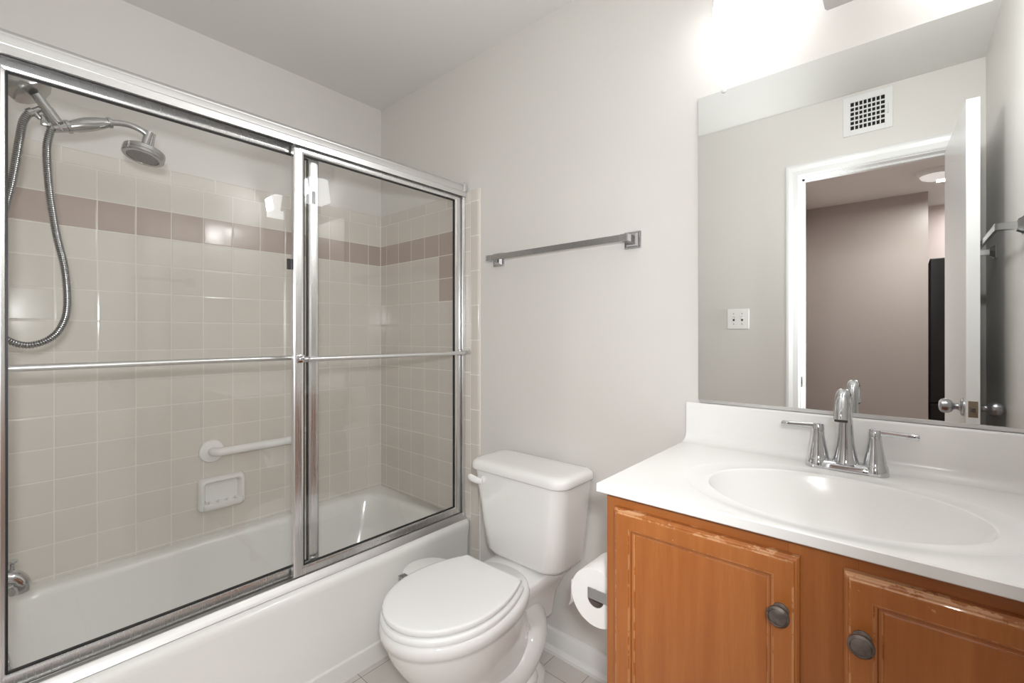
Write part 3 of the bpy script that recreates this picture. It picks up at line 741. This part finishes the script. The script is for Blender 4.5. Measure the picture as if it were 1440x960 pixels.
# sink top
CZ = 0.886; CX0, CX1, CY0, CY1 = 1.680, 2.4545, -0.553, -0.001
ct = thing('sink_top', 'white cultured marble sink top with an integral oval basin', 'sink', (2.07, -0.28, 0.865))
BCX, BCY, BA, BB_ = 2.073, -0.322, 0.227, 0.172
NA = 144
def ell(a, b_, z): return [Vector((BCX+a*math.cos(2*PI*i/NA), BCY+b_*math.sin(2*PI*i/NA), z)) for i in range(NA)]
def rect_ring(o, z):
    out = []
    xa, xb, ya, yb = CX0+o, CX1-o, CY0+o, CY1-o
    # corners hit exactly: distribute by angle of rays from the basin centre
    for i in range(NA):
        a = 2*PI*i/NA; c, s = math.cos(a), math.sin(a)
        t = min(((xb-BCX)/c if c > 0 else (xa-BCX)/c) if abs(c) > 1e-9 else 1e9, ((yb-BCY)/s if s > 0 else (ya-BCY)/s) if abs(s) > 1e-9 else 1e9)
        out.append(Vector((BCX+c*t, BCY+s*t, z)))
    for cx, cy in ((xa, ya), (xb, ya), (xb, yb), (xa, yb)):
        ang = math.atan2(cy-BCY, cx-BCX) % (2*PI); k = round(ang/(2*PI)*NA) % NA
        out[k] = Vector((cx, cy, z))
    return out
b = BM()
R = []
for s, z in ((0.10, -0.136), (0.25, -0.134), (0.42, -0.128), (0.58, -0.116), (0.72, -0.097), (0.84, -0.070), (0.92, -0.043), (0.965, -0.022), (0.985, -0.0105), (0.995, -0.0060), (1.008, -0.0040), (1.045, -0.0036)):
    R.append(ell(BA*s, BB_*s, CZ+z))
R.append(ell(BA+0.045, BB_+0.030, CZ-0.0034)); R.append(ell(BA+0.049, BB_+0.033, CZ-0.0020)); R.append(ell(BA+0.054, BB_+0.037, CZ)); 
R += [rect_ring(0.0030, CZ), rect_ring(0.0002, CZ-0.0020), rect_ring(0.0, CZ-0.0182), rect_ring(0.0025, CZ-0.0205), rect_ring(0.008, CZ-0.0205)]
a_loft(b, R, True, False)
build('basin_slab', b, M['marble'], ct, 28)
b = BM()
bp = [(-0.001, 1.000), (-0.016, 1.000), (-0.0205, 0.9985), (-0.0225, 0.994), (-0.0235, 0.915), (-0.026, 0.902), (-0.033, 0.893), (-0.044, 0.8885), (-0.058, CZ+0.0004), (-0.001, CZ+0.0002)]
a_loft(b, [[Vector((x, y, z)) for y, z in bp] for x in (CX0+0.0005, CX1)]); build('backsplash', b, M['marble'], ct, 50)
b = BM(); a_lathe(b, [(0.022, 0), (0.0225, 0.002), (0.019, 0.003), (0.016, 0.001), (0.015, 0.006), (0.001, 0.008)], (BCX, BCY, CZ-0.1355), (0, 0, 1), 24); build('drain', b, M['chrome'], ct, True)

# faucet
FX, FY = 2.078, -0.088
fa = thing('faucet', 'chrome two-handle sink faucet with a high curved spout', 'faucet', (FX, FY, CZ))
b = BM()
def st_ring(hx, hy, z, n=40):
    out = []
    for i in range(n):
        a = 2*PI*i/n
        c, s = math.cos(a), math.sin(a)
        out.append(Vector((FX+math.copysign(abs(c)**0.55, c)*hx, FY+math.copysign(abs(s)**0.8, s)*hy, z)))
    return out
a_loft(b, [st_ring(0.079, 0.026, CZ+0.0003), st_ring(0.080, 0.0265, CZ+0.004), st_ring(0.077, 0.024, CZ+0.014), st_ring(0.073, 0.020, CZ+0.019), st_ring(0.066, 0.014, CZ+0.020)])
build('base_plate', b, M['chrome'], fa, 50)
for s in (-1, 1):
    hx = FX+s*0.054
    b = BM(); a_lathe(b, [(0.0262, 0.001), (0.0255, 0.010), (0.0235, 0.021), (0.0222, 0.0225), (0.0215, 0.024), (0.0205, 0.032), (0.0165, 0.052), (0.0132, 0.072), (0.0122, 0.084), (0.0116, 0.0845), (0.0116, 0.0862), (0.0122, 0.0868), (0.0120, 0.101), (0.0105, 0.1035), (0.001, 0.104)], (hx, FY, CZ), (0, 0, 1), 36)
    h = build('handle', b, M['chrome'], fa, True)
    b = BM()
    L0 = Vector((hx+s*0.009, FY, CZ+0.0965)); L1 = Vector((hx+s*0.076, FY-0.004, CZ+0.0955))
    rings = []
    for t, wy, hz in ((0, 0.0064, 0.0070), (0.25, 0.0070, 0.0062), (0.7, 0.0086, 0.0060), (0.97, 0.0096, 0.0062), (1.0, 0.0090, 0.0052)):
        c = L0.lerp(L1, t); rings.append([c+Vector((0, v.x, v.y)) for v in rrect(-wy, wy, -hz, hz, 0, 0.0028, 3)])
    a_loft(b, rings); build('lever', b, M['chrome'], h, 50)
b = BM()
spts = [(FX, FY, CZ+0.018), (FX, FY, CZ+0.03), (FX, FY-0.001, CZ+0.055), (FX, FY-0.002, CZ+0.085), (FX, FY-0.004, CZ+0.125), (FX, FY-0.012, CZ+0.158), (FX, FY-0.032, CZ+0.180), (FX, FY-0.060, CZ+0.184), (FX, FY-0.084, CZ+0.172), (FX, FY-0.098, CZ+0.150), (FX, FY-0.103, CZ+0.132)]
sr = [0.027, 0.0235, 0.0185, 0.0155, 0.0138, 0.0132, 0.0130, 0.0130, 0.0130, 0.0134, 0.0140]
pp = spline(spts, 5); rr2 = []
for i in range(len(pp)):
    t = i/5; k = min(int(t), len(sr)-2); rr2.append(sr[k]+(sr[k+1]-sr[k])*(t-k))
a_tube(b, pp, rr2, 24, 1.0)
build('spout', b, M['chrome'], fa, True)
b = BM(); a_lathe(b, [(0.0125, -0.0005), (0.0118, 0.004), (0.009, 0.0045)], pp[-1], (pp[-1]-pp[-2]), 20); build('aerator', b, M['gap'], fa, True)
b = BM(); a_lathe(b, [(0.0028, 0), (0.0028, 0.075), (0.0060, 0.078), (0.0062, 0.086), (0.004, 0.089)], (FX, FY+0.036, CZ+0.0005), (0, 0, 1), 14); build('lift_rod', b, M['chrome'], fa, True)

# ------------------------------------------------------------------ mirror
mr_ = thing('wall_mirror', 'large frameless wall mirror above the sink reflecting the doorway', 'mirror', (2.08, -0.003, 1.009))
b = BM(); a_box(b, 1.711, 2.450, -0.0062, -0.0012, 1.010, 1.920); build('glass', b, M['mirror'], mr_)
b = BM(); a_loft(b, [[Vector((x, y, z)) for y, z in ((-0.0008, 1.0015), (-0.0095, 1.0015), (-0.0095, 1.0105), (-0.0072, 1.0105), (-0.0072, 1.0095), (-0.0008, 1.0095))] for x in (1.716, 2.4545)]); build('bottom_channel', b, M['alu'], mr_)
for xk in (1.785, 2.38):
    b = BM(); a_lathe(b, [(0.0085, 0), (0.0085, 0.003), (0.006, 0.005), (0.001, 0.0055)], (xk, -0.0065, 1.920), (0, -1, 0), 16); a_box(b, xk-0.006, xk+0.006, -0.0065, -0.0006, 1.9203, 1.931, 0.001)
    cl = build('mirror_clip', b, M['plastic'], mr_, True)
    k = BM(); a_lathe(k, [(0.0028, 0), (0.0024, 0.001)], (xk, -0.0065, 1.9275), (0, -1, 0), 10); build('screw', k, M['chrome_soft'], cl)

# ------------------------------------------------------------------ vanity light
LZ0, LZ1 = 2.010, 2.150
vl = thing('vanity_light', 'three-shade vanity wall light above the mirror, middle shade unlit', 'wall light', (2.09, 0, 2.17))
b = BM(); a_box(b, 1.84, 2.36, -0.022, -0.0005, 2.165, 2.265, 0.004); build('backplate', b, M['nickel'], vl)
for i, xs in enumerate((1.800, 2.033, 2.262)):
    xc = xs+0.0625
    b = BM()
    def q(z, h, yf, yb): return [Vector((xc-h, yf, z)), Vector((xc+h, yf, z)), Vector((xc+h, yb, z)), Vector((xc-h, yb, z))]
    yb_, yf_ = -0.045, -0.178
    a_loft(b, [q(LZ0, 0.0625, yf_, yb_), q(LZ1, 0.050, yf_+0.013, yb_-0.012)], True, True)
    bmesh.ops.bevel(b, geom=b.edges[:], offset=0.004, segments=2, affect='EDGES')
    shd = build('shade', b, M['shade_off'] if i == 1 else M['shade_on'], vl, 50)
    if i == 1: shd['label'] = 'middle shade, unlit and grey'
    b = BM(); a_box(b, xc-0.056, xc+0.056, yf_+0.007, yb_-0.006, LZ1+0.0003, LZ1+0.005, 0.001); build('shade_blocker_cap', b, M['nickel'], vl)  # cap added to keep the shades' glow off the ceiling
    b = BM(); a_lathe(b, [(0.024, 0.0), (0.024, 0.03), (0.014, 0.036)], (xc, -0.11, LZ1+0.0045), (0, 0, 1), 24); a_tube(b, spline([(xc, -0.11, LZ1+0.036), (xc, -0.10, LZ1+0.058), (xc, -0.06, LZ1+0.066), (xc, -0.0225, LZ1+0.066)], 5), 0.008, 12)
    build('socket_arm', b, M['nickel'], vl, True)

for xs in (1.800, 2.262):      # area lights added before the two lit shades, brightening the door wall
    light('AREA', 'vanity_front_fill', (xs+0.0625, -0.1800, 2.075), SHADE_FRONT_W, 0.10, rot=(math.radians(80), 0, math.radians(180)), col=(0.985, 0.99, 1.0))

# ------------------------------------------------------------------ towel bars
def towel_bar(label, P0, along, out, length):
    """P0: wall point of first flange centre; unit vectors along the bar and out of the wall"""
    P0, A, O = Vector(P0), Vector(along), Vector(out); Z = Vector((0, 0, 1))
    t = thing('towel_bar', label, 'towel bar', P0+A*length/2, 'square chrome towel bars')
    def obx(bb, a0, a1, o0, o1, z0, z1, bev=0.0015, taper=0.0):
        r = bmesh.ops.create_cube(bb, size=1.0); vs = r['verts']
        for v in vs:
            a = a0 if v.co.x < 0 else a1; o_ = o0 if v.co.y < 0 else o1; z = z0 if v.co.z < 0 else z1
            if taper and v.co.y > 0:
                am, zm = (a0+a1)/2, (z0+z1)/2; a = am+(a-am)*taper; z = zm+(z-zm)*taper
            v.co = P0+A*a+O*o_+Z*z
        es = list({e for v in vs for e in v.link_edges}); bmesh.ops.bevel(bb, geom=es, offset=bev, segments=2, affect='EDGES')
    for c in (0.0, length):
        bb = BM()
        obx(bb, c-0.0265, c+0.0265, 0.0004, 0.006, -0.0265, 0.0265)
        obx(bb, c-0.022, c+0.022, 0.0062, 0.018, -0.022, 0.022, 0.002, 0.7)
        obx(bb, c-0.012, c+0.012, 0.017, 0.066, -0.010, 0.010)
        build('post', bb, M['chrome'], t)
    bb = BM(); obx(bb, -0.006, length+0.006, 0.0595, 0.0665, -0.0095, 0.0095, 0.0008); build('bar', bb, M['chrome_soft'], t)
    return t
towel_bar('chrome towel bar on the beige wall above the toilet', (1.496, -0.0, 1.521), (-1, 0, 0), (0, -1, 0), 0.61)
towel_bar('chrome towel bar on the right-hand wall beside the open door, seen in the mirror', (W, -0.60, 1.530), (0, -1, 0), (-1, 0, 0), 0.59)

# ------------------------------------------------------------------ toilet paper
HX, HZ, HYf = 1.617, 0.578, -0.450
hd_ = thing('toilet_paper_holder', 'chrome paper holder arm fixed to the vanity side, mostly hidden', 'paper holder', (VX0, HYf+0.06, HZ))
for yy in (HYf-0.006, HYf+0.118):
    b = BM()
    a_box(b, HX-0.018, VX0-0.003, yy-0.0022, yy+0.0022, HZ-0.013, HZ+0.013, 0.0015)
    a_box(b, VX0-0.007, VX0+0.0003, yy-0.018, yy+0.018, HZ-0.024, HZ+0.024, 0.0015)
    build('bracket', b, M['chrome_soft'], hd_)
b = BM(); a_lathe(b, [(0.006, 0), (0.010, 0.004), (0.010, 0.112), (0.006, 0.116)], (HX, HYf-0.0035+0.004, HZ), (0, 1, 0), 16); build('spindle', b, M['plastic'], hd_, True)
tp = thing('toilet_paper_roll', 'white toilet paper roll hanging beside the vanity cabinet', 'toilet paper', (HX, HYf+0.055, HZ-0.008))
b = BM()
rc = (HX, HYf, HZ-0.0122)
a_lathe(b, [(0.0225, 0.0), (0.069, 0.0), (0.0695, 0.001), (0.0695, 0.109), (0.069, 0.110), (0.0225, 0.110)], rc, (0, 1, 0), 56, False, False)
flap = [[Vector((rc[0]-0.0697-0.0006*k-(0.006 if k == 4 else 0), y, rc[2]+0.02-0.017*k)) for k in range(5)] for y in (HYf+0.001, HYf+0.055, HYf+0.109)]
fl2 = [[v+Vector((-0.0008, 0, 0)) for v in r] for r in flap]
for g in (flap, fl2):
    vv = [[b.verts.new(p) for p in r] for r in g]
    for i in range(2):
        for j in range(4): b.faces.new((vv[i][j], vv[i+1][j], vv[i+1][j+1], vv[i][j+1]))
build('paper', b, M['paper'], tp, True)
b = BM(); a_lathe(b, [(0.0222, 0.0005), (0.0222, 0.1095), (0.0210, 0.1095), (0.0210, 0.0005), (0.0222, 0.0005)], rc, (0, 1, 0), 36, False, False); build('core', b, M['core'], tp, True)

# ------------------------------------------------------------------ the open bathroom door (seen in the mirror)
dr = bpy.data.objects.new('door_1', None); C.objects.link(dr)
dr.location = (2.358, -1.500, 0); dr.rotation_euler = (0, 0, math.radians(-2.6)); dr['kind'] = 'structure'
DL, DT = 0.600, 0.036
def dbuild(name, bm, mat, parent=dr, smooth=False): return build(name, bm, mat, parent, smooth, world=False)
b = BM(); a_box(b, -DT, 0, 0.004, DL, 0.010, 2.050, 0.001); leaf = dbuild('door_leaf', b, M['white_trim'])
KZ = 0.938
for s, x in ((-1, -DT), (1, 0.0)):
    b = BM(); a_lathe(b, [(0.0325, 0), (0.0325, 0.003), (0.029, 0.007), (0.016, 0.009), (0.0125, 0.013), (0.0115, 0.022), (0.014, 0.027), (0.021, 0.031), (0.0265, 0.040), (0.0275, 0.050), (0.0245, 0.060), (0.016, 0.066), (0.001, 0.068)], (x, DL-0.062, KZ), (s, 0, 0), 32)
    dbuild('door_knob', b, M['nickel'], leaf, True)
b = BM(); a_box(b, -DT/2-0.0125, -DT/2+0.0125, DL-0.0008, DL+0.0012, KZ-0.029, KZ+0.029, 0.0006); lp = dbuild('latch_plate', b, simple('worn_brass', rgb(150, 136, 118), 0.4, 0.8, bump=(200.0, 0.6, 0.001)), leaf)
b = BM(); a_box(b, -DT/2-0.006, -DT/2+0.006, DL+0.001, DL+0.009, KZ-0.008, KZ+0.008, 0.002); dbuild('latch_bolt', b, M['bronze'], lp)
for zh in (0.25, 1.05, 1.82):
    b = BM(); a_lathe(b, [(0.005, -0.045), (0.006, -0.043), (0.006, 0.043), (0.005, 0.045)], (0.006, 0.006, zh), (0, 0, 1), 12); dbuild('hinge', b, M['nickel'], leaf, True)

# ------------------------------------------------------------------ vent and switch on the door wall
vt = thing('air_vent', 'white wall vent with a dark square grille above the doorway', 'vent', (2.04, -D, 2.31))
vx0, vx1, vz0, vz1 = 1.942, 2.139, 2.224, 2.422; gx0, gx1, gz0, gz1 = 1.972, 2.108, 2.252, 2.392
b = BM()
yF = -D+0.007
a_box(b, vx0, gx0, -D+0.0003, yF, vz0, vz1, 0.001); a_box(b, gx1, vx1, -D+0.0003, yF, vz0, vz1, 0.001)
a_box(b, gx0, gx1, -D+0.0003, yF, vz0, gz0, 0.001); a_box(b, gx0, gx1, -D+0.0003, yF, gz1, vz1, 0.001)
build('frame', b, M['white_trim'], vt)
b = BM(); a_box(b, gx0, gx1, -D+0.0004, -D+0.0012, gz0, gz1); build('duct_shade_sheet', b, M['vent_shade'], vt)  # thin dark sheet, painted shade in place of the duct's depth
b = BM()
for k in range(1, 8): x = gx0+(gx1-gx0)*k/8; a_box(b, x-0.0022, x+0.0022, -D+0.003, yF-0.0005, gz0, gz1)
for k in range(1, 6): z = gz0+(gz1-gz0)*k/6; a_box(b, gx0, gx1, -D+0.0015, -D+0.0045, z-0.0034, z+0.0034)
build('grille', b, M['white_trim'], vt)
b = BM(); a_box(b, vx1-0.022, vx1-0.017, yF, yF+0.010, 2.295, 2.345, 0.001); build('damper_lever', b, M['white_trim'], vt)

sw = thing('light_switch', 'white double toggle light switch plate on the wall beside the door', 'light switch', (1.438, -D, 1.297))
b = BM(); a_box(b, 1.379, 1.497, -D+0.0002, -D+0.0055, 1.238, 1.357, 0.002); build('cover_plate', b, M['plastic'], sw)
for xk in (1.415, 1.461):
    b = BM(); a_box(b, xk-0.005, xk+0.005, -D+0.0055, -D+0.0062, 1.285, 1.310); sl = build('slot_shade', b, M['gap'], sw)  # dark sheet painted for the shade in the toggle's opening
    k = BM(); a_box(k, xk-0.004, xk+0.004, -D+0.005, -D+0.0145, 1.297, 1.308, 0.001); build('toggle', k, M['plastic'], sl)
    for zk in (1.267, 1.328):
        k = BM(); a_lathe(k, [(0.0032, 0), (0.003, 0.001)], (xk, -D+0.0055, zk), (0, 1, 0), 10); build('screw', k, M['chrome_soft'], sw)
